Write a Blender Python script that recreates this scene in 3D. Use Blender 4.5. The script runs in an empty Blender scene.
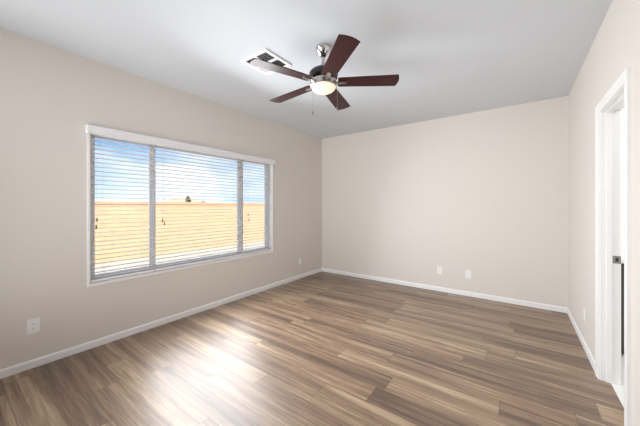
import bpy, bmesh, math, random
from mathutils import Vector, Matrix
random.seed(4)
PI = math.pi
scene = bpy.context.scene
COL = scene.collection

def lin(r, g, b):
    def c(v):
        v /= 255.0
        return v / 12.92 if v <= 0.04045 else ((v + 0.055) / 1.055) ** 2.4
    return (c(r), c(g), c(b), 1.0)

# ------------------------------------------------------------------ camera
EYE = 1.35
THETA = math.atan(0.72)
SN, CS = math.sin(THETA), math.cos(THETA)
cd = bpy.data.cameras.new('camera')
cam = bpy.data.objects.new('camera', cd); COL.objects.link(cam)
cam.location = (0, 0, EYE)
cam.rotation_euler = (PI / 2, 0, THETA)
cd.sensor_width = 36; cd.lens = 273.6 / 640 * 36
cd.shift_y = -7.0 / 640
cd.clip_start = 0.02; cd.clip_end = 500
scene.camera = cam

# ------------------------------------------------------------------ exposure
vs = scene.view_settings
vs.view_transform = 'Standard'; vs.look = 'None'; vs.gamma = 1.0
vs.use_curve_mapping = False
vs.exposure = 0.13
scene.cycles.use_denoising = True
scene.cycles.max_bounces = 14
scene.cycles.diffuse_bounces = 8
scene.cycles.glossy_bounces = 6
scene.cycles.transparent_max_bounces = 24
scene.cycles.sample_clamp_indirect = 6.0

# ------------------------------------------------------------------ sky with clouds
w = bpy.data.worlds.new('sky'); scene.world = w; w.use_nodes = True
nt = w.node_tree; nt.nodes.clear()
def N(nt, typ, **kw):
    n = nt.nodes.new(typ)
    for k, v in kw.items():
        if k.startswith('i_'):
            n.inputs[k[2:].replace('_', ' ')].default_value = v
        else:
            setattr(n, k, v)
    return n
def L(nt, a, b): nt.links.new(a, b)
tc = N(nt, 'ShaderNodeTexCoord')
sep = N(nt, 'ShaderNodeSeparateXYZ'); L(nt, tc.outputs['Generated'], sep.inputs[0])
grad = N(nt, 'ShaderNodeValToRGB')
cr = grad.color_ramp
cr.elements[0].position = 0.0; cr.elements[0].color = lin(190, 212, 236)
cr.elements[1].position = 0.9; cr.elements[1].color = lin(52, 106, 190)
e = cr.elements.new(0.22); e.color = lin(102, 158, 222)
L(nt, sep.outputs['Z'], grad.inputs[0])
mp = N(nt, 'ShaderNodeMapping'); mp.inputs['Scale'].default_value = (2.2, 2.2, 6.5)
mp.inputs['Location'].default_value = (2.3, 1.7, 0.9)
L(nt, tc.outputs['Generated'], mp.inputs[0])
cn = N(nt, 'ShaderNodeTexNoise'); cn.inputs['Scale'].default_value = 1.6; cn.inputs['Detail'].default_value = 7
L(nt, mp.outputs[0], cn.inputs['Vector'])
cramp = N(nt, 'ShaderNodeValToRGB')
cramp.color_ramp.elements[0].position = 0.38; cramp.color_ramp.elements[1].position = 0.60
L(nt, cn.outputs['Fac'], cramp.inputs[0])
mix = N(nt, 'ShaderNodeMixRGB'); mix.inputs[2].default_value = lin(226, 230, 238)
L(nt, cramp.outputs[0], mix.inputs[0]); L(nt, grad.outputs[0], mix.inputs[1])
bg = N(nt, 'ShaderNodeBackground'); bg.inputs['Strength'].default_value = 1.5
L(nt, mix.outputs[0], bg.inputs[0])
wo = N(nt, 'ShaderNodeOutputWorld'); L(nt, bg.outputs[0], wo.inputs[0])

# ------------------------------------------------------------------ sun (high, over the house roof, on the yard only)
sd = bpy.data.lights.new('sun', 'SUN'); sd.energy = 5.8; sd.angle = 0.01
sd.color = (1.0, 0.95, 0.86)
sun = bpy.data.objects.new('sun', sd); COL.objects.link(sun)
sun.rotation_euler = Vector((-0.62, 0.30, -0.80)).to_track_quat('-Z', 'Y').to_euler()

# ------------------------------------------------------------------ large area lights (window daylight, plus added fill at the rear and in the bathroom)
def area(name, loc, direction, sx, sy, power, color):
    d = bpy.data.lights.new(name, 'AREA'); d.shape = 'RECTANGLE'
    d.size = sx; d.size_y = sy; d.energy = power; d.color = color
    o = bpy.data.objects.new(name, d); COL.objects.link(o)
    o.location = loc
    o.rotation_euler = Vector(direction).to_track_quat('-Z', 'Y').to_euler()
    return o
wl = area('window_daylight', (-3.05, 2.02, 1.34), (1, 0, -0.28), 1.38, 2.33, 60, (0.95, 0.975, 1.0))
wl.data.spread = math.radians(142)
area('rear_fill', (-2.2, -0.62, 1.40), (0.18, 1, 0.20), 1.8, 2.2, 49, (0.97, 0.985, 1.0)).data.spread = math.radians(108)  # added fill lamp behind the camera; the rear wall has no opening
area('bathroom_fill', (1.5, 3.0, 2.70), (0, 0, -1), 0.9, 0.9, 26, (1, 0.99, 0.97))  # unseen lamp added to brighten the bathroom beyond the doorway

# ------------------------------------------------------------------ helpers
def BM(): return bmesh.new()
def add_box(bm, x0, y0, z0, x1, y1, z1, bevel=0.0):
    vs_ = [bm.verts.new(p) for p in ((x0,y0,z0),(x1,y0,z0),(x1,y1,z0),(x0,y1,z0),(x0,y0,z1),(x1,y0,z1),(x1,y1,z1),(x0,y1,z1))]
    fs = [bm.faces.new([vs_[i] for i in q]) for q in ((0,3,2,1),(4,5,6,7),(0,1,5,4),(1,2,6,5),(2,3,7,6),(3,0,4,7))]
    if bevel > 0:
        es = {e for f in fs for e in f.edges}
        bmesh.ops.bevel(bm, geom=list(es), offset=bevel, segments=2, profile=0.6, affect='EDGES')
def add_lathe(bm, prof, cx=0, cy=0, n=40, cap0=True, cap1=True):
    rings = []
    for r, z in prof:
        rings.append([bm.verts.new((cx + r*math.cos(2*PI*i/n), cy + r*math.sin(2*PI*i/n), z)) for i in range(n)])
    for a, b in zip(rings, rings[1:]):
        for i in range(n):
            bm.faces.new((a[i], a[(i+1) % n], b[(i+1) % n], b[i]))
    if cap0: bm.faces.new(list(reversed(rings[0])))
    if cap1: bm.faces.new(rings[-1])
def add_prism(bm, pts, z0, z1):
    a = [bm.verts.new((x, y, z0)) for x, y in pts]
    b = [bm.verts.new((x, y, z1)) for x, y in pts]
    n = len(pts)
    bm.faces.new(list(reversed(a))); bm.faces.new(b)
    for i in range(n):
        bm.faces.new((a[i], a[(i+1) % n], b[(i+1) % n], b[i]))
def add_extrude(bm, prof, p0, p1, up=Vector((0, 0, 1)), side=None):
    """sweep a profile [(side, up), ...] from p0 to p1"""
    a = [bm.verts.new(p0 + side*s + up*u) for s, u in prof]
    b = [bm.verts.new(p1 + side*s + up*u) for s, u in prof]
    n = len(prof)
    bm.faces.new(a); bm.faces.new(list(reversed(b)))
    for i in range(n):
        bm.faces.new((a[(i+1) % n], a[i], b[i], b[(i+1) % n]))
def add_tube(bm, p0, p1, r, n=8):
    p0, p1 = Vector(p0), Vector(p1)
    d = (p1 - p0).normalized()
    s = d.orthogonal().normalized(); t = d.cross(s)
    a = [bm.verts.new(p0 + s*r*math.cos(2*PI*i/n) + t*r*math.sin(2*PI*i/n)) for i in range(n)]
    b = [bm.verts.new(p1 + s*r*math.cos(2*PI*i/n) + t*r*math.sin(2*PI*i/n)) for i in range(n)]
    bm.faces.new(list(reversed(a))); bm.faces.new(b)
    for i in range(n):
        bm.faces.new((a[i], a[(i+1) % n], b[(i+1) % n], b[i]))
def obj(name, bm, mat, parent=None, smooth=False, matrix=None):
    bmesh.ops.recalc_face_normals(bm, faces=bm.faces)
    me = bpy.data.meshes.new(name)
    bm.to_mesh(me); bm.free()
    me.materials.append(mat)
    if smooth:
        for p in me.polygons: p.use_smooth = True
        try: me.set_sharp_from_angle(angle=math.radians(38))
        except Exception: pass
    o = bpy.data.objects.new(name, me); COL.objects.link(o)
    if matrix is not None: o.matrix_local = matrix
    if parent is not None: o.parent = parent
    return o
def tag(o, label, cat, group=None):
    o['label'] = label; o['category'] = cat
    if group: o['group'] = group
    return o
def thing(name, label, cat, loc=(0, 0, 0), rz=0.0, group=None):
    o = bpy.data.objects.new(name, None); COL.objects.link(o)
    o.empty_display_size = 0.1
    o.location = loc; o.rotation_euler = (0, 0, rz)
    return tag(o, label, cat, group)
def struct(name, bm, mat, parent=None, **k):
    o = obj(name, bm, mat, parent, **k)
    if parent is None: o['kind'] = 'structure'
    return o

# ------------------------------------------------------------------ materials
def mat(name, color, rough=0.5, metal=0.0, spec=0.5, coat=0.0):
    m = bpy.data.materials.new(name); m.use_nodes = True
    b = m.node_tree.nodes['Principled BSDF']
    b.inputs['Base Color'].default_value = color
    b.inputs['Roughness'].default_value = rough
    b.inputs['Metallic'].default_value = metal
    b.inputs['Specular IOR Level'].default_value = spec
    b.inputs['Coat Weight'].default_value = coat
    return m
def bumpy(m, scale, strength, dist=0.002, vary=None):
    nt = m.node_tree; b = nt.nodes['Principled BSDF']
    tc = N(nt, 'ShaderNodeTexCoord')
    nz = N(nt, 'ShaderNodeTexNoise'); nz.inputs['Scale'].default_value = scale; nz.inputs['Detail'].default_value = 4
    L(nt, tc.outputs['Object'], nz.inputs['Vector'])
    bp = N(nt, 'ShaderNodeBump'); bp.inputs['Strength'].default_value = strength; bp.inputs['Distance'].default_value = dist
    L(nt, nz.outputs['Fac'], bp.inputs['Height']); L(nt, bp.outputs[0], b.inputs['Normal'])
    if vary:
        rp = N(nt, 'ShaderNodeValToRGB')
        rp.color_ramp.elements[0].color = vary[0]; rp.color_ramp.elements[1].color = vary[1]
        rp.color_ramp.elements[0].position = 0.3; rp.color_ramp.elements[1].position = 0.7
        L(nt, nz.outputs['Fac'], rp.inputs[0]); L(nt, rp.outputs[0], b.inputs['Base Color'])
    return m
M = {}
M['wall'] = bumpy(mat('beige_wall_paint', lin(222, 217, 211), 0.55, spec=0.3), 90, 0.12)
M['ceiling'] = bumpy(mat('white_ceiling_paint', lin(214, 219, 225), 0.85, spec=0.2), 70, 0.15)
M['trim'] = mat('white_trim_paint', lin(240, 240, 241), 0.35)
M['bath_wall'] = mat('white_bathroom_paint', lin(240, 240, 238), 0.6)
M['vinyl'] = mat('white_window_vinyl', lin(228, 229, 232), 0.4)
M['slat'] = mat('white_blind_slat', lin(226, 224, 220), 0.4)
M['valance'] = mat('white_valance', lin(236, 236, 240), 0.4)
M['cord'] = mat('white_cord', lin(215, 212, 205), 0.8)
M['tassel'] = mat('brown_tassel', lin(96, 82, 66), 0.5)
M['plate'] = mat('white_plastic', lin(243, 243, 243), 0.3)
M['slot'] = mat('dark_slot', lin(52, 50, 50), 0.6)
M['chrome'] = mat('polished_nickel', lin(205, 204, 206), 0.12, 1.0)
M['nickel'] = mat('brushed_nickel', lin(196, 192, 188), 0.28, 1.0)
M['motor'] = mat('black_motor_enamel', lin(34, 33, 34), 0.3)
M['vent'] = mat('white_vent_enamel', lin(236, 236, 236), 0.4)
M['duct'] = mat('dark_duct', lin(40, 40, 46), 0.8)
M['tile'] = mat('pale_bathroom_tile', lin(228, 228, 226), 0.35)
M['vanity'] = mat('dark_vanity_wood', lin(60, 52, 46), 0.4)
M['steel'] = mat('satin_strike_steel', lin(150, 148, 144), 0.35, 1.0)
M['roof'] = mat('clay_roof_tile', lin(205, 178, 150), 0.8)
M['stucco'] = mat('tan_stucco', lin(222, 200, 170), 0.9)
M['leaf'] = mat('dark_leaf', lin(92, 104, 62), 0.7)
M['dryleaf'] = mat('yellow_green_leaf', lin(178, 172, 96), 0.7)
M['bark'] = mat('bark', lin(110, 92, 72), 0.9)
M['gravel'] = bumpy(mat('pale_gravel', lin(190, 184, 172), 0.95), 30, 0.5, 0.02, (lin(172, 165, 152), lin(208, 202, 192)))

# blade wood: dark cherry with fine grain along local X
m = mat('dark_cherry_wood', lin(74, 30, 30), 0.42, spec=0.35, coat=0.08); M['blade'] = m
m.node_tree.nodes['Principled BSDF'].inputs['Coat Roughness'].default_value = 0.22
nt = m.node_tree; tc = N(nt, 'ShaderNodeTexCoord'); mp = N(nt, 'ShaderNodeMapping')
mp.inputs['Scale'].default_value = (3.0, 60.0, 60.0)
L(nt, tc.outputs['Object'], mp.inputs[0])
nz = N(nt, 'ShaderNodeTexNoise'); nz.inputs['Scale'].default_value = 1.5; nz.inputs['Detail'].default_value = 5
L(nt, mp.outputs[0], nz.inputs['Vector'])
rp = N(nt, 'ShaderNodeValToRGB'); rp.color_ramp.elements[0].position = 0.3; rp.color_ramp.elements[1].position = 0.72
rp.color_ramp.elements[0].color = lin(34, 9, 13); rp.color_ramp.elements[1].color = lin(72, 24, 27)
L(nt, nz.outputs['Fac'], rp.inputs[0]); L(nt, rp.outputs[0], nt.nodes['Principled BSDF'].inputs['Base Color'])

# lit glass bowl
m = bpy.data.materials.new('lit_frosted_glass'); m.use_nodes = True; M['bowl'] = m
b = m.node_tree.nodes['Principled BSDF']
b.inputs['Base Color'].default_value = lin(226, 214, 190); b.inputs['Roughness'].default_value = 0.3
b.inputs['Emission Color'].default_value = (1.0, 0.86, 0.66, 1); b.inputs['Emission Strength'].default_value = 0.6

# window glass: clear, faint reflection
m = bpy.data.materials.new('window_glass'); m.use_nodes = True; M['glass'] = m
nt = m.node_tree; nt.nodes.clear()
tr = N(nt, 'ShaderNodeBsdfTransparent'); tr.inputs[0].default_value = (0.95, 0.97, 0.97, 1)
gl = N(nt, 'ShaderNodeBsdfGlossy'); gl.inputs['Roughness'].default_value = 0.02
lw = N(nt, 'ShaderNodeLayerWeight'); lw.inputs[0].default_value = 0.5
pw = N(nt, 'ShaderNodeMath', operation='POWER'); pw.inputs[1].default_value = 5.0; L(nt, lw.outputs['Facing'], pw.inputs[0])
fr = N(nt, 'ShaderNodeMath', operation='MULTIPLY_ADD'); fr.inputs[1].default_value = 0.7; fr.inputs[2].default_value = 0.03; L(nt, pw.outputs[0], fr.inputs[0])
mx = N(nt, 'ShaderNodeMixShader'); L(nt, fr.outputs[0], mx.inputs[0]); L(nt, tr.outputs[0], mx.inputs[1]); L(nt, gl.outputs[0], mx.inputs[2])
om = N(nt, 'ShaderNodeOutputMaterial'); L(nt, mx.outputs[0], om.inputs[0])

# block wall of the yard
m = mat('tan_block_wall', lin(220, 186, 148), 0.9, spec=0.2); M['block'] = m
nt = m.node_tree; tc = N(nt, 'ShaderNodeTexCoord'); mp = N(nt, 'ShaderNodeMapping')
mp.inputs['Rotation'].default_value = (PI/2, 0, PI/2)
sp = N(nt, 'ShaderNodeSeparateXYZ'); cb = N(nt, 'ShaderNodeCombineXYZ')
L(nt, tc.outputs['Object'], sp.inputs[0]); L(nt, sp.outputs['Y'], cb.inputs['X']); L(nt, sp.outputs['Z'], cb.inputs['Y'])
br = N(nt, 'ShaderNodeTexBrick')
br.inputs['Scale'].default_value = 1.0; br.inputs['Brick Width'].default_value = 0.4; br.inputs['Row Height'].default_value = 0.2
br.inputs['Mortar Size'].default_value = 0.006
br.inputs['Color1'].default_value = lin(224, 188, 150); br.inputs['Color2'].default_value = lin(218, 182, 144)
br.inputs['Mortar'].default_value = lin(198, 164, 128)
L(nt, cb.outputs[0], br.inputs['Vector']); L(nt, br.outputs['Color'], nt.nodes['Principled BSDF'].inputs['Base Color'])

# vinyl plank floor, planks run along X
def floor_mat():
    m = mat('wood_look_plank_floor', lin(150, 122, 98), 0.36, spec=0.85)
    nt = m.node_tree; B = nt.nodes['Principled BSDF']
    def mth(op, a, b=None, c=None):
        n = N(nt, 'ShaderNodeMath', operation=op)
        for i, v in enumerate((a, b, c)):
            if v is None: continue
            if isinstance(v, (int, float)): n.inputs[i].default_value = v
            else: L(nt, v, n.inputs[i])
        return n.outputs[0]
    tc = N(nt, 'ShaderNodeTexCoord'); sp = N(nt, 'ShaderNodeSeparateXYZ'); L(nt, tc.outputs['Object'], sp.inputs[0])
    X, Y = sp.outputs['X'], sp.outputs['Y']
    ys = mth('DIVIDE', mth('ADD', Y, 0.08), 0.18); row = mth('FLOOR', ys); fy = mth('FRACT', ys)
    wr = N(nt, 'ShaderNodeTexWhiteNoise', noise_dimensions='1D'); L(nt, row, wr.inputs['W'])
    xs = mth('ADD', mth('DIVIDE', X, 1.22), mth('MULTIPLY', wr.outputs['Value'], 9.7)); col = mth('FLOOR', xs); fx = mth('FRACT', xs)
    cb = N(nt, 'ShaderNodeCombineXYZ'); L(nt, row, cb.inputs[0]); L(nt, col, cb.inputs[1])
    wn = N(nt, 'ShaderNodeTexWhiteNoise', noise_dimensions='2D'); L(nt, cb.outputs[0], wn.inputs['Vector'])
    pid = wn.outputs['Value']
    def noise(sx, sy, detail, k, dist=0.0):
        c = N(nt, 'ShaderNodeCombineXYZ')
        L(nt, mth('ADD', mth('MULTIPLY', X, sx), mth('MULTIPLY', pid, 53.0*k)), c.inputs[0])
        L(nt, mth('ADD', mth('MULTIPLY', Y, sy), mth('MULTIPLY', pid, 91.0*k)), c.inputs[1])
        n = N(nt, 'ShaderNodeTexNoise'); n.inputs['Scale'].default_value = 1.0; n.inputs['Detail'].default_value = detail
        n.inputs['Distortion'].default_value = dist
        L(nt, c.outputs[0], n.inputs['Vector']); return n.outputs['Fac']
    n1 = noise(0.7, 15.0, 4.0, 1.0, 0.6)       # broad light and dark strips
    n2 = noise(2.2, 60.0, 6.0, 1.7, 0.8)         # grain
    n3 = noise(9.0, 210.0, 3.0, 2.3)             # fine pores
    v = mth('ADD', mth('ADD', mth('MULTIPLY', mth('SUBTRACT', n1, 0.5), 1.5), mth('MULTIPLY', mth('SUBTRACT', n2, 0.5), 1.15)),
            mth('MULTIPLY', mth('SUBTRACT', n3, 0.5), 0.5))
    v = mth('ADD', mth('ADD', v, 0.39), mth('MULTIPLY', mth('SUBTRACT', pid, 0.5), 0.46))
    rp = N(nt, 'ShaderNodeValToRGB'); cr = rp.color_ramp
    cr.elements[0].position = 0.0; cr.elements[0].color = lin(92, 74, 62)
    cr.elements[1].position = 1.0; cr.elements[1].color = lin(190, 170, 145)
    for p, c in ((0.3, (126, 102, 83)), (0.52, (146, 122, 99)), (0.75, (170, 147, 121))):
        e = cr.elements.new(p); e.color = lin(*c)
    L(nt, v, rp.inputs[0])
    seam_y = mth('MINIMUM', fy, mth('SUBTRACT', 1.0, fy))
    seam_x = mth('MULTIPLY', mth('MINIMUM', fx, mth('SUBTRACT', 1.0, fx)), 1.22/0.18)
    sm = mth('LESS_THAN', mth('MINIMUM', seam_x, seam_y), 0.010)
    mx = N(nt, 'ShaderNodeMixRGB'); mx.inputs[2].default_value = lin(84, 64, 50)
    L(nt, mth('MULTIPLY', sm, 0.7), mx.inputs[0]); L(nt, rp.outputs[0], mx.inputs[1])
    L(nt, mx.outputs[0], B.inputs['Base Color'])
    bp = N(nt, 'ShaderNodeBump'); bp.inputs['Strength'].default_value = 0.25; bp.inputs['Distance'].default_value = 0.001
    L(nt, n2, bp.inputs['Height']); L(nt, bp.outputs[0], B.inputs['Normal'])
    return m
M['floor'] = floor_mat()

# ------------------------------------------------------------------ room shell
XL, XR, YB, YF, H = -3.285, 0.525, 4.63, -0.72, 2.74
T = 0.15                      # outside wall thickness
TR = 0.110                    # inside wall thickness
WY0, WY1, WZ0, WZ1 = 0.830, 3.206, 0.61, 2.085       # window opening
DY0, DY1, DZ = 2.370, 2.990, 2.068                   # doorway opening
bm = BM(); add_box(bm, XL - T, YF - T, -0.12, 0.58, YB + T, 0); struct('floor', bm, M['floor'])
bm = BM(); add_box(bm, XL - T, YF - T, H, 2.6, YB + T, H + 0.2); struct('ceiling', bm, M['ceiling'])
bm = BM(); add_box(bm, XL, YB, 0, XR + TR, YB + T, H); struct('wall_back', bm, M['wall'])
bm = BM(); add_box(bm, XL, YF - T, 0, XR + TR, YF, H); struct('wall_rear', bm, M['wall'])
bm = BM()
add_box(bm, XL - T, YF - T, 0, XL, WY0, H); add_box(bm, XL - T, WY1, 0, XL, YB + T, H)
add_box(bm, XL - T, WY0, 0, XL, WY1, WZ0); add_box(bm, XL - T, WY0, WZ1, XL, WY1, H)
struct('wall_left', bm, M['wall'])
bm = BM()
add_box(bm, XR, YF, 0, XR + TR, DY0 - 0.02, H); add_box(bm, XR, DY1 + 0.02, 0, XR + TR, YB, H)
add_box(bm, XR, DY0 - 0.02, DZ + 0.02, XR + TR, DY1 + 0.02, H)
struct('wall_right', bm, M['wall'])

# baseboards (profile with eased top)
BP = [(0, 0), (0.013, 0), (0.013, 0.052), (0.010, 0.061), (0.006, 0.066), (0, 0.068)]
V = Vector
bm = BM(); add_extrude(bm, BP, V((XL, YF, 0)), V((XL, YB, 0)), side=V((1, 0, 0))); struct('baseboard_left', bm, M['trim'])
bm = BM(); add_extrude(bm, BP, V((XL + 0.013, YB, 0)), V((XR - 0.013, YB, 0)), side=V((0, -1, 0))); struct('baseboard_back', bm, M['trim'])
CW = 0.075                    # casing width
bm = BM()
add_extrude(bm, BP, V((XR, DY1 + CW + 0.005, 0)), V((XR, YB, 0)), side=V((-1, 0, 0)))
add_extrude(bm, BP, V((XR, YF, 0)), V((XR, DY0 - CW - 0.005, 0)), side=V((-1, 0, 0)))
struct('baseboard_right', bm, M['trim'])

# ------------------------------------------------------------------ doorway in the right wall
door = bpy.data.objects.new('door_1', None); COL.objects.link(door)
door.location = (XR, (DY0 + DY1) / 2, 0); door['kind'] = 'structure'
off = Matrix.Translation((-XR, -(DY0 + DY1) / 2, 0))
def casing(xs, sgn):
    bm = BM()
    prof = [(0.006, 0.010), (0.020, 0.014), (CW - 0.018, 0.018), (CW - 0.004, 0.018), (CW, 0.014)]
    def ring(d):      # inner outline offset outward by d
        return [(DY0 - d, 0.0), (DY0 - d, DZ + d), (DY1 + d, DZ + d), (DY1 + d, 0.0)]
    lines = [(0.006, 0.0)] + prof + [(CW, 0.0)]
    rows = [[bm.verts.new((xs + sgn*h, y, z)) for y, z in ring(d)] for d, h in lines]
    for a, b in zip(rows, rows[1:]):
        for i in range(3): bm.faces.new((a[i], a[i+1], b[i+1], b[i]))
    for i in range(3): bm.faces.new((rows[-1][i], rows[-1][i+1], rows[0][i+1], rows[0][i]))
    bm.faces.new([r[0] for r in rows]); bm.faces.new([r[3] for r in reversed(rows)])
    return bm
obj('casing', casing(XR, -1), M['trim'], door, matrix=off)
bm = BM()
add_box(bm, XR, DY1, 0, XR + TR, DY1 + 0.02, DZ + 0.02); add_box(bm, XR, DY0 - 0.02, 0, XR + TR, DY0, DZ + 0.02)
add_box(bm, XR, DY0, DZ, XR + TR, DY1, DZ + 0.02)
obj('jamb', bm, M['trim'], door, matrix=off)
bm = BM()
add_box(bm, XR + 0.030, DY1 - 0.011, 0, XR + 0.062, DY1, DZ - 0.011, 0.002); add_box(bm, XR + 0.030, DY0, 0, XR + 0.062, DY0 + 0.011, DZ - 0.011, 0.002)
add_box(bm, XR + 0.030, DY0, DZ - 0.011, XR + 0.062, DY1, DZ, 0.002)
obj('door_stop', bm, M['trim'], door, matrix=off)
bm = BM(); add_box(bm, XR + 0.066, DY1 - 0.0025, 0.915, XR + 0.1095, DY1 - 0.0001, 0.972, 0.0008)
sp_ = obj('strike_plate', bm, M['steel'], door, matrix=off)
bm = BM(); add_box(bm, XR + 0.080, DY1 - 0.003, 0.930, XR + 0.096, DY1 - 0.0024, 0.957)
obj('strike_hole', bm, M['slot'], sp_)

# ------------------------------------------------------------------ bathroom beyond the doorway
BX1, BY0, BY1 = 2.45, 1.4, 4.78
bm = BM(); add_box(bm, 0.58, BY0, -0.12, BX1, BY1, 0.0); struct('floor_bathroom', bm, M['tile'])
bm = BM(); add_box(bm, BX1, BY0, 0, BX1 + 0.1, BY1, H); struct('wall_bathroom_right', bm, M['bath_wall'])
bm = BM(); add_box(bm, XR + TR, 4.13, 0, BX1, 4.23, H); struct('wall_bathroom_back', bm, M['bath_wall'])
bm = BM(); add_box(bm, XR + TR, BY0 - 0.1, 0, BX1, BY0, H); struct('wall_bathroom_front', bm, M['bath_wall'])
vy0, vy1 = 3.56, 4.125
van = thing('bathroom_vanity', 'dark wooden bathroom vanity with white top, glimpsed through the open doorway', 'vanity cabinet', (1.1, vy1, 0))
ov = Matrix.Translation((-1.1, -vy1, 0))
bm = BM(); add_box(bm, 0.645, vy0 + 0.02, 0.09, 1.6, vy1, 0.84); add_box(bm, 0.645, vy0 + 0.09, 0, 1.6, vy1, 0.09); obj('body', bm, M['vanity'], van, matrix=ov)
for x0 in (0.66, 1.13):
    bm = BM(); add_box(bm, x0, vy0, 0.12, x0 + 0.45, vy0 + 0.019, 0.80, 0.003); d_ = obj('door', bm, M['vanity'], van, matrix=ov)
    bm = BM(); add_tube(bm, (x0 + 0.40 if x0 < 1 else x0 + 0.05, vy0 - 0.02, 0.62), (x0 + 0.40 if x0 < 1 else x0 + 0.05, vy0, 0.62), 0.012); obj('knob', bm, M['nickel'], d_)
bm = BM(); add_box(bm, 0.645, vy0 - 0.015, 0.84, 1.62, vy1, 0.872, 0.004); obj('countertop', bm, M['plate'], van, matrix=ov)

# ------------------------------------------------------------------ window in the left wall
FX0, FX1 = XL - 0.135, XL - 0.066        # frame depth
MUL = [(1.402, 1.434), (2.610, 2.672)]
bm = BM()
fw = 0.046
add_box(bm, FX0, WY0, WZ0, FX1, WY0 + fw, WZ1, 0.004); add_box(bm, FX0, WY1 - fw, WZ0, FX1, WY1, WZ1, 0.004)
add_box(bm, FX0, WY0 + fw, WZ0, FX1, WY1 - fw, WZ0 + fw, 0.004); add_box(bm, FX0, WY0 + fw, WZ1 - fw, FX1, WY1 - fw, WZ1, 0.004)
win = struct('window_1', bm, M['vinyl'])
for y0, y1 in MUL:
    bm = BM(); ym = (y0 + y1) / 2
    add_box(bm, FX0 + 0.02, y0, WZ0 + fw, FX1 - 0.010, ym, WZ1 - fw, 0.003)
    add_box(bm, FX0 + 0.03, ym, WZ0 + fw, FX1, y1, WZ1 - fw, 0.003)
    obj('mullion', bm, M['vinyl'], win)
panes = [(WY0 + fw, MUL[0][0]), (MUL[0][1], MUL[1][0]), (MUL[1][1], WY1 - fw)]
for y0, y1 in panes:
    bm = BM()
    s = 0.014
    for q in ((y0, WZ0 + fw, y0 + s, WZ1 - fw), (y1 - s, WZ0 + fw, y1, WZ1 - fw), (y0 + s, WZ0 + fw, y1 - s, WZ0 + fw + s), (y0 + s, WZ1 - fw - s, y1 - s, WZ1 - fw)):
        add_box(bm, FX0 + 0.02, q[0], q[1], FX0 + 0.05, q[2], q[3], 0.002)
    sash = obj('sash', bm, M['vinyl'], win)
    bm = BM(); add_box(bm, FX0 + 0.033, y0 + s - 0.004, WZ0 + fw + s - 0.004, FX0 + 0.037, y1 - s + 0.004, WZ1 - fw - s + 0.004)
    obj('pane', bm, M['glass'], sash)
bm = BM(); add_box(bm, XL - 0.065, WY0, WZ0, XL, WY1, WZ0 + 0.004)
add_box(bm, XL, WY0 - 0.022, WZ0 - 0.024, XL + 0.012, WY1 + 0.022, WZ0 + 0.004, 0.002)
obj('sill', bm, M['trim'], win)
bm = BM()
for q in ((WY0 - 0.022, WZ0 - 0.006, WY0, WZ1), (WY1, WZ0 - 0.006, WY1 + 0.022, WZ1)):
    add_box(bm, XL, q[0], q[1], XL + 0.007, q[2], q[3], 0.001)
add_box(bm, FX1, WY0, WZ0 + 0.004, XL, WY0 + 0.004, WZ1); add_box(bm, FX1, WY1 - 0.004, WZ0 + 0.004, XL, WY1, WZ1)
obj('window_trim', bm, M['trim'], win)

# blinds: three under one valance
val = bpy.data.objects.new('window_valance', None); COL.objects.link(val); val.location = (XL, 2.02, 2.03)
tag(val, 'long white valance board across the top of the window blinds', 'valance')
ovl = Matrix.Translation((-XL, -2.02, -2.03))
VY0, VY1, VZ0, VZ1 = 0.80, 3.24, 2.030, 2.108
bm = BM()
prof = [(0.042, 0.0), (0.050, 0.0), (0.052, 0.012), (0.047, 0.020), (0.047, 0.058), (0.053, 0.066), (0.053, 0.076), (0.049, 0.080), (0.042, 0.080)]
add_extrude(bm, prof, V((XL, VY0, VZ0)), V((XL, VY1, VZ0)), side=V((1, 0, 0)))
obj('valance_board', bm, M['valance'], val, matrix=ovl)
for y in (VY0, VY1 - 0.008):
    bm = BM(); add_box(bm, XL + 0.001, y, VZ0, XL + 0.0425, y + 0.008, VZ1); obj('valance_return', bm, M['valance'], val, matrix=ovl)

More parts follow.
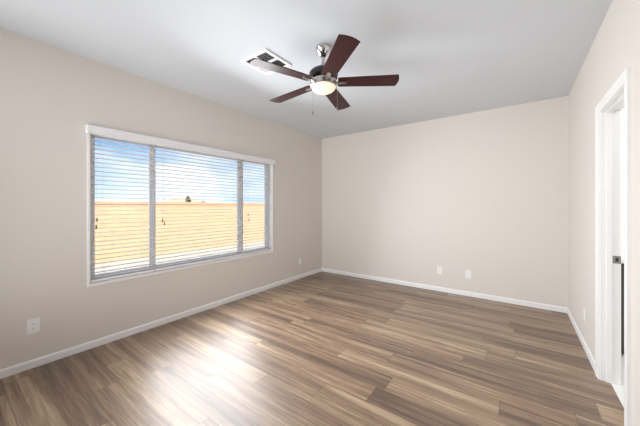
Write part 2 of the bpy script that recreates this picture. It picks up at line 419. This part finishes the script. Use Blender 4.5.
SXC = XL - 0.030               # slat centre
PITCH = 0.0428
def blind(y0, y1, label, tassels):
    t = thing('window_blind', label, 'window blind', (SXC, (y0 + y1) / 2, WZ0 + 0.006), 0, 'window blinds')
    o_ = Matrix.Translation((-SXC, -(y0 + y1) / 2, -(WZ0 + 0.006)))
    bm = BM(); add_box(bm, SXC - 0.026, y0, 2.035, SXC + 0.026, y1, 2.08, 0.003); obj('headrail', bm, M['valance'], t, matrix=o_)
    bm = BM(); add_box(bm, SXC - 0.025, y0, WZ0 + 0.008, SXC + 0.025, y1, WZ0 + 0.034, 0.004); obj('bottom_rail', bm, M['valance'], t, matrix=o_)
    bm = BM(); z = WZ0 + 0.052
    tilt = math.radians(1)
    while z < 2.03:
        pts = []
        for k in range(5):
            u = -0.025 + 0.0125*k
            pts.append((u*math.cos(tilt), u*math.sin(tilt) + 0.0022*(1 - (u/0.025)**2)))
        prof = pts + [(a, b - 0.0034) for a, b in reversed(pts)]
        add_extrude(bm, prof, V((SXC, y0, z)), V((SXC, y1, z)), side=V((1, 0, 0)))
        z += PITCH
    obj('slats', bm, M['slat'], t, matrix=o_)
    n = 2 if y1 - y0 < 0.9 else 3
    for k in range(n):
        yc = y0 + 0.10 + (y1 - y0 - 0.20)*k/(n - 1)
        bm = BM()
        for dx in (-0.0275, 0.0275): add_tube(bm, (SXC + dx, yc, WZ0 + 0.03), (SXC + dx, yc, 2.04), 0.0009, 5)
        obj('ladder_cord', bm, M['cord'], t, matrix=o_)
    for dy, zt in tassels:
        bm = BM(); add_tube(bm, (SXC + 0.033, y0 + dy, zt), (SXC + 0.033, y0 + dy, 2.04), 0.0008, 5)
        pc = obj('pull_cord', bm, M['cord'], t, matrix=o_)
        bm = BM(); add_lathe(bm, [(0.002, zt + 0.004), (0.005, zt), (0.0075, zt - 0.028), (0.006, zt - 0.036)], SXC + 0.033, y0 + dy, 10)
        obj('tassel', bm, M['tassel'], pc, smooth=True)
blind(WY0 + 0.008, 1.404, 'white slatted blind over the left narrow pane, nearest the camera', [(0.045, 1.235), (0.040, 1.165)])
blind(1.410, 2.602, 'widest white slatted blind, over the middle pane of the window', [(0.075, 1.20), (0.095, 1.165)])
blind(2.608, WY1 - 0.012, 'white slatted blind over the right narrow pane, nearest the room corner', [(0.10, 1.24), (0.115, 1.16)])

# ------------------------------------------------------------------ ceiling fan
FX, FY = -1.376, 1.961
fan = thing('ceiling_fan', 'five blade dark cherry ceiling fan with brushed nickel body and lit glass bowl', 'ceiling fan', (FX, FY, H))
z_ = lambda z: z - H
BZ = z_(2.427)
TILT = Matrix.Translation((0, 0, -0.06)) @ Matrix.Rotation(-0.018, 4, 'Y') @ Matrix.Rotation(-0.014, 4, 'X') @ Matrix.Translation((0, 0, 0.06))   # hangs a touch out of plumb
bm = BM(); add_lathe(bm, [(0.069, z_(2.739)), (0.070, z_(2.730)), (0.066, z_(2.716)), (0.055, z_(2.695)), (0.038, z_(2.676)), (0.030, z_(2.668)), (0.024, z_(2.664))]); obj('canopy', bm, M['chrome'], fan, smooth=True)
bm = BM(); add_lathe(bm, [(0.020, z_(2.672)), (0.022, z_(2.664)), (0.018, z_(2.652)), (0.013, z_(2.650))]); obj('hanger_ball', bm, M['motor'], fan, smooth=True)
bm = BM(); add_lathe(bm, [(0.0125, z_(2.66)), (0.0125, z_(2.58))], n=20); obj('downrod', bm, M['nickel'], fan, smooth=True, matrix=TILT)
bm = BM(); add_lathe(bm, [(0.015, z_(2.605)), (0.022, z_(2.600)), (0.026, z_(2.570)), (0.034, z_(2.545)), (0.034, z_(2.538))]); obj('yoke_cover', bm, M['nickel'], fan, smooth=True, matrix=TILT)
bm = BM(); add_lathe(bm, [(0.03, z_(2.545)), (0.075, z_(2.538)), (0.108, z_(2.526)), (0.124, z_(2.508)), (0.127, z_(2.488)), (0.120, z_(2.466)), (0.080, z_(2.455))]); obj('motor_housing', bm, M['motor'], fan, smooth=True, matrix=TILT)
bm = BM(); add_lathe(bm, [(0.060, z_(2.458)), (0.060, z_(2.426))]); obj('flywheel', bm, M['motor'], fan, smooth=True, matrix=TILT)
bm = BM(); add_lathe(bm, [(0.058, z_(2.446)), (0.106, z_(2.444)), (0.113, z_(2.438)), (0.114, z_(2.392)), (0.110, z_(2.388)), (0.100, z_(2.386))]); obj('light_fitter', bm, M['nickel'], fan, smooth=True, matrix=TILT)
bm = BM(); pr = [(0.106*math.cos(a)**1.15, z_(2.390) - 0.058*math.sin(a)) for a in [PI/2*i/12 for i in range(12)]] + [(0.004, z_(2.332))]
add_lathe(bm, [(0.106, z_(2.392))] + pr); obj('glass_bowl', bm, M['bowl'], fan, smooth=True, matrix=TILT)
def blade_outline():
    pts = []
    r0, r1 = 0.126, 0.648
    w0, w1 = 0.061, 0.076
    pts += [(r0, -w0 + 0.012), (r0 + 0.012, -w0)]
    for i in range(9):        # softly arced tip
        a = -1 + 2*i/8
        pts.append((r1 - 0.018*a*a, w1*a))
    pts += [(r0 + 0.012, w0), (r0, w0 - 0.012)]
    return pts
for k in range(5):
    ang = math.radians(-39.4 + 72*k)
    mtx = TILT @ Matrix.Translation((0, 0, BZ)) @ Matrix.Rotation(ang, 4, 'Z') @ Matrix.Rotation(math.radians(-9), 4, 'X')
    bm = BM(); add_prism(bm, blade_outline(), -0.003, 0.003)
    bl = obj('blade', bm, M['blade'], fan, matrix=mtx)
    bm = BM()
    # arm: from the flywheel out under the blade, ending in a tongue with two screws
    top = [(0.05, -0.013, 0.001), (0.115, -0.012, -0.004), (0.130, -0.018, -0.0035), (0.190, -0.015, -0.0035), (0.200, -0.009, -0.0035)]
    la = [bm.verts.new((x, y, z)) for x, y, z in top]; ra = [bm.verts.new((x, -y, z)) for x, y, z in top]
    lb = [bm.verts.new((x, y, z - 0.008)) for x, y, z in top]; rb = [bm.verts.new((x, -y, z - 0.008)) for x, y, z in top]
    for i in range(len(top) - 1):
        bm.faces.new((la[i], la[i+1], ra[i+1], ra[i])); bm.faces.new((lb[i], rb[i], rb[i+1], lb[i+1]))
        bm.faces.new((la[i], lb[i], lb[i+1], la[i+1])); bm.faces.new((ra[i], ra[i+1], rb[i+1], rb[i]))
    bm.faces.new((la[0], ra[0], rb[0], lb[0])); bm.faces.new((la[-1], lb[-1], rb[-1], ra[-1]))
    for x in (0.150, 0.180): add_lathe(bm, [(0.004, -0.0135), (0.005, -0.011)], x, 0, 8)
    obj('blade_arm', bm, M['nickel'], bl)
def chain(right, fwd, ztop, zbot):
    x, y = right*CS - fwd*SN, right*SN + fwd*CS
    bm = BM()
    add_tube(bm, (x, y, z_(zbot)), (x, y, z_(ztop)), 0.0009, 6)
    if math.hypot(x, y) > 0.114:
        r = math.hypot(x, y); add_tube(bm, (x, y, z_(ztop)), (x*0.112/r, y*0.112/r, z_(ztop)), 0.003, 8)
    c = obj('pull_chain', bm, M['nickel'], fan, matrix=Matrix.Translation((0.014, 0.006, 0)))
    bm = BM(); add_lathe(bm, [(0.002, z_(zbot) + 0.006), (0.005, z_(zbot)), (0.0075, z_(zbot) - 0.016), (0.006, z_(zbot) - 0.026), (0.002, z_(zbot) - 0.030)], x, y, 12)
    obj('fob', bm, M['steel'], c, smooth=True)
chain(0.103, -0.060, 2.41, 2.190)
chain(-0.108, -0.055, 2.40, 2.155)

# ------------------------------------------------------------------ ceiling vent
vx0, vx1, vy0_, vy1_ = -2.15, -1.79, 1.668, 2.026
cvx, cvy = (vx0 + vx1)/2, (vy0_ + vy1_)/2
vent = thing('ceiling_vent', 'square white four way air vent in the ceiling beside the fan', 'air vent', (cvx, cvy, H))
hw = 0.174
bm = BM()
for q in ((-hw, -hw, hw, -hw + 0.034), (-hw, hw - 0.034, hw, hw), (-hw, -hw + 0.034, -hw + 0.034, hw - 0.034), (hw - 0.034, -hw + 0.034, hw, hw - 0.034)):
    add_box(bm, q[0], q[1], -0.010, q[2], q[3], -0.0005, 0.002)
add_box(bm, -0.012, -hw + 0.034, -0.010, 0.012, hw - 0.034, -0.002); add_box(bm, -hw + 0.034, -0.012, -0.010, -0.012, 0.012, -0.002); add_box(bm, 0.012, -0.012, -0.010, hw - 0.034, 0.012, -0.002)
obj('frame', bm, M['vent'], vent)
bm = BM(); add_box(bm, -hw + 0.03, -hw + 0.03, -0.0015, hw - 0.03, hw - 0.03, -0.0004); obj('duct_opening', bm, M['duct'], vent)
i0, i1 = 0.012, hw - 0.034
for sx, sy, axis, lean in ((-1, -1, 'y', -1), (1, -1, 'x', 1), (1, 1, 'y', -1), (-1, 1, 'x', -1)):
    bm = BM(); n = 5
    for k in range(n):
        c = i0 + (i1 - i0)*(k + 0.5)/n
        if axis == 'x':     # louvre runs along x
            p0, p1, side = V((sx*i0, sy*c, -0.006)), V((sx*i1, sy*c, -0.006)), V((0, 1, 0))
        else:
            p0, p1, side = V((sx*c, sy*i0, -0.006)), V((sx*c, sy*i1, -0.006)), V((1, 0, 0))
        a = 0.0035
        add_extrude(bm, [(-a, -a*lean*0.9), (a, a*lean*0.9), (a, a*lean*0.9 - 0.001), (-a, -a*lean*0.9 - 0.001)], p0, p1, side=side)
    obj('louvres', bm, M['vent'], vent)

# ------------------------------------------------------------------ outlets
def outlet(loc, rz, label, kind='duplex', ww=0.070, hh=0.115):
    # local: plate faces -Y, origin on the wall at the plate's centre
    t = thing('wall_outlet', label, 'wall outlet', loc, rz, 'wall outlets')
    bm = BM(); add_box(bm, -ww/2, -0.006, -hh/2, ww/2, 0, hh/2, 0.0025); obj('cover_plate', bm, M['plate'], t)
    if kind == 'duplex':
        for dz in (-0.0195, 0.0195):
            bm = BM(); pts = []
            for i in range(20):
                a = 2*PI*i/20; pts.append((max(-0.0165, min(0.0165, 0.0185*math.cos(a))), 0.0145*math.sin(a)))
            a_ = [bm.verts.new((x, -0.0085, z + dz)) for x, z in pts]; b_ = [bm.verts.new((x, -0.005, z + dz)) for x, z in pts]
            bm.faces.new(a_)
            for i in range(20): bm.faces.new((a_[i], a_[(i+1) % 20], b_[(i+1) % 20], b_[i]))
            rc = obj('receptacle', bm, M['plate'], t)
            bm = BM()
            for x, hz in ((-0.0065, 0.0045), (0.0065, 0.0036)): add_box(bm, x - 0.0012, -0.0090, dz + 0.003 - hz, x + 0.0012, -0.0084, dz + 0.003 + hz)
            add_box(bm, -0.0022, -0.0090, dz - 0.0105, 0.0022, -0.0084, dz - 0.0060)
            obj('slots', bm, M['slot'], rc)
    else:
        bm = BM(); add_box(bm, -0.017, -0.0085, -0.034, 0.017, -0.005, 0.034, 0.001); obj('insert', bm, M['plate'], t)
        bm = BM(); add_tube(bm, (0, -0.016, 0), (0, -0.008, 0), 0.0045, 12); obj('coaxial_jack', bm, M['steel'], t)
outlet((XL, 0.458, 0.345), PI/2, 'white duplex outlet low on the left wall, nearest the camera', ww=0.078, hh=0.125)
outlet((XL, 3.925, 0.315), PI/2, 'white outlet low on the left wall between the window and the far corner')
outlet((-0.995, YB, 0.330), 0, 'left and farther of the two white outlets on the back wall')
outlet((-0.593, YB, 0.326), 0, 'right of the two white outlets on the back wall')
outlet((XR, 3.585, 0.313), -PI/2, 'white outlet low on the right wall beside the doorway')

# ------------------------------------------------------------------ yard beyond the window
GZ = -0.30
bm = BM(); add_box(bm, -220, -120, GZ - 0.3, XL - T, 160, GZ); struct('ground', bm, M['gravel'])
WX = -9.8
gw = thing('block_wall', 'tan concrete block wall across the yard, seen through the blinds', 'garden wall', (WX, 8, GZ))
bm = BM(); add_box(bm, -0.2, -22, 0, 0, 34, 1.71); obj('blocks', bm, M['block'], gw)
bm = BM(); add_box(bm, -0.23, -22, 1.71, 0.03, 34, 1.79, 0.01); obj('cap', bm, M['block'], gw)

def ray_point(px, py, depth):
    u = (px - 320)/273.6; v = -(py - 206)/273.6
    return V((depth*(u*CS - SN), depth*(u*SN + CS), EYE + depth*v))
p = ray_point(183, 203, 55)
hs = thing('house', 'distant house with a low tan roof showing above the yard wall', 'house', (p.x, p.y, GZ), math.radians(20))
bm = BM(); add_box(bm, -3.2, -3.5, 0, 3.2, 3.5, 2.3); obj('wall', bm, M['stucco'], hs)
bm = BM()
q = [bm.verts.new(c) for c in ((-3.6, -3.9, 2.25), (3.6, -3.9, 2.25), (3.6, 3.9, 2.25), (-3.6, 3.9, 2.25), (0, -1.8, 3.3), (0, 1.8, 3.3))]
for f in ((0, 1, 4), (1, 2, 5, 4), (2, 3, 5), (3, 0, 4, 5), (3, 2, 1, 0)): bm.faces.new([q[i] for i in f])
obj('roof', bm, M['roof'], hs)

def leafy(bm, c, rx, rz, n, s):
    for _ in range(n):
        while True:
            d = V((random.uniform(-1, 1), random.uniform(-1, 1), random.uniform(-1, 1)))
            if 0.2 < d.length < 1: break
        ctr = V(c) + V((d.x*rx, d.y*rx, d.z*rz))
        a = V((random.gauss(0, 1), random.gauss(0, 1), random.gauss(0, 1))).normalized(); b_ = a.orthogonal().normalized()
        k = s*random.uniform(0.6, 1.3)
        vs_ = [bm.verts.new(ctr + a*k), bm.verts.new(ctr + b_*k*0.45), bm.verts.new(ctr - a*k), bm.verts.new(ctr - b_*k*0.45)]
        bm.faces.new(vs_)
def tree(px, py, depth, top, rx, label, leafmat='leaf', s=0.26, n=170):
    p = ray_point(px, py, depth)
    t = thing('tree', label, 'tree', (p.x, p.y, GZ), 0, 'trees beyond the yard wall')
    hgt = top - GZ
    bm = BM(); add_lathe(bm, [(0.14, 0), (0.09, hgt*0.6), (0.03, hgt*0.85)], n=10); obj('trunk', bm, M['bark'], t)
    bm = BM(); leafy(bm, (0, 0, hgt*0.68), rx, hgt*0.32, n, s); obj('foliage', bm, M[leafmat], t)
tree(188, 200, 50, 1.35 + 9.5*50/273.6, 0.5, 'slim dark tree rising above the roof of the distant house')
tree(202, 203, 46, 1.35 + 4.2*46/273.6, 0.9, 'small round tree just showing over the yard wall right of the distant house')
p = ray_point(229, 252, 8.2)
sh = thing('shrub', 'small yellow green shrub on the gravel before the yard wall', 'shrub', (p.x, p.y, GZ))
bm = BM()
for _ in range(60):
    a = random.uniform(0, 2*PI); l = random.uniform(0.2, 0.36); o_ = random.uniform(0.15, 0.6)
    d = V((math.cos(a)*o_, math.sin(a)*o_, 1)).normalized(); s_ = d.orthogonal().normalized()*0.012
    vs_ = [bm.verts.new(s_), bm.verts.new(-s_), bm.verts.new(d*l)]
    bm.faces.new(vs_)
obj('foliage', bm, M['dryleaf'], sh)
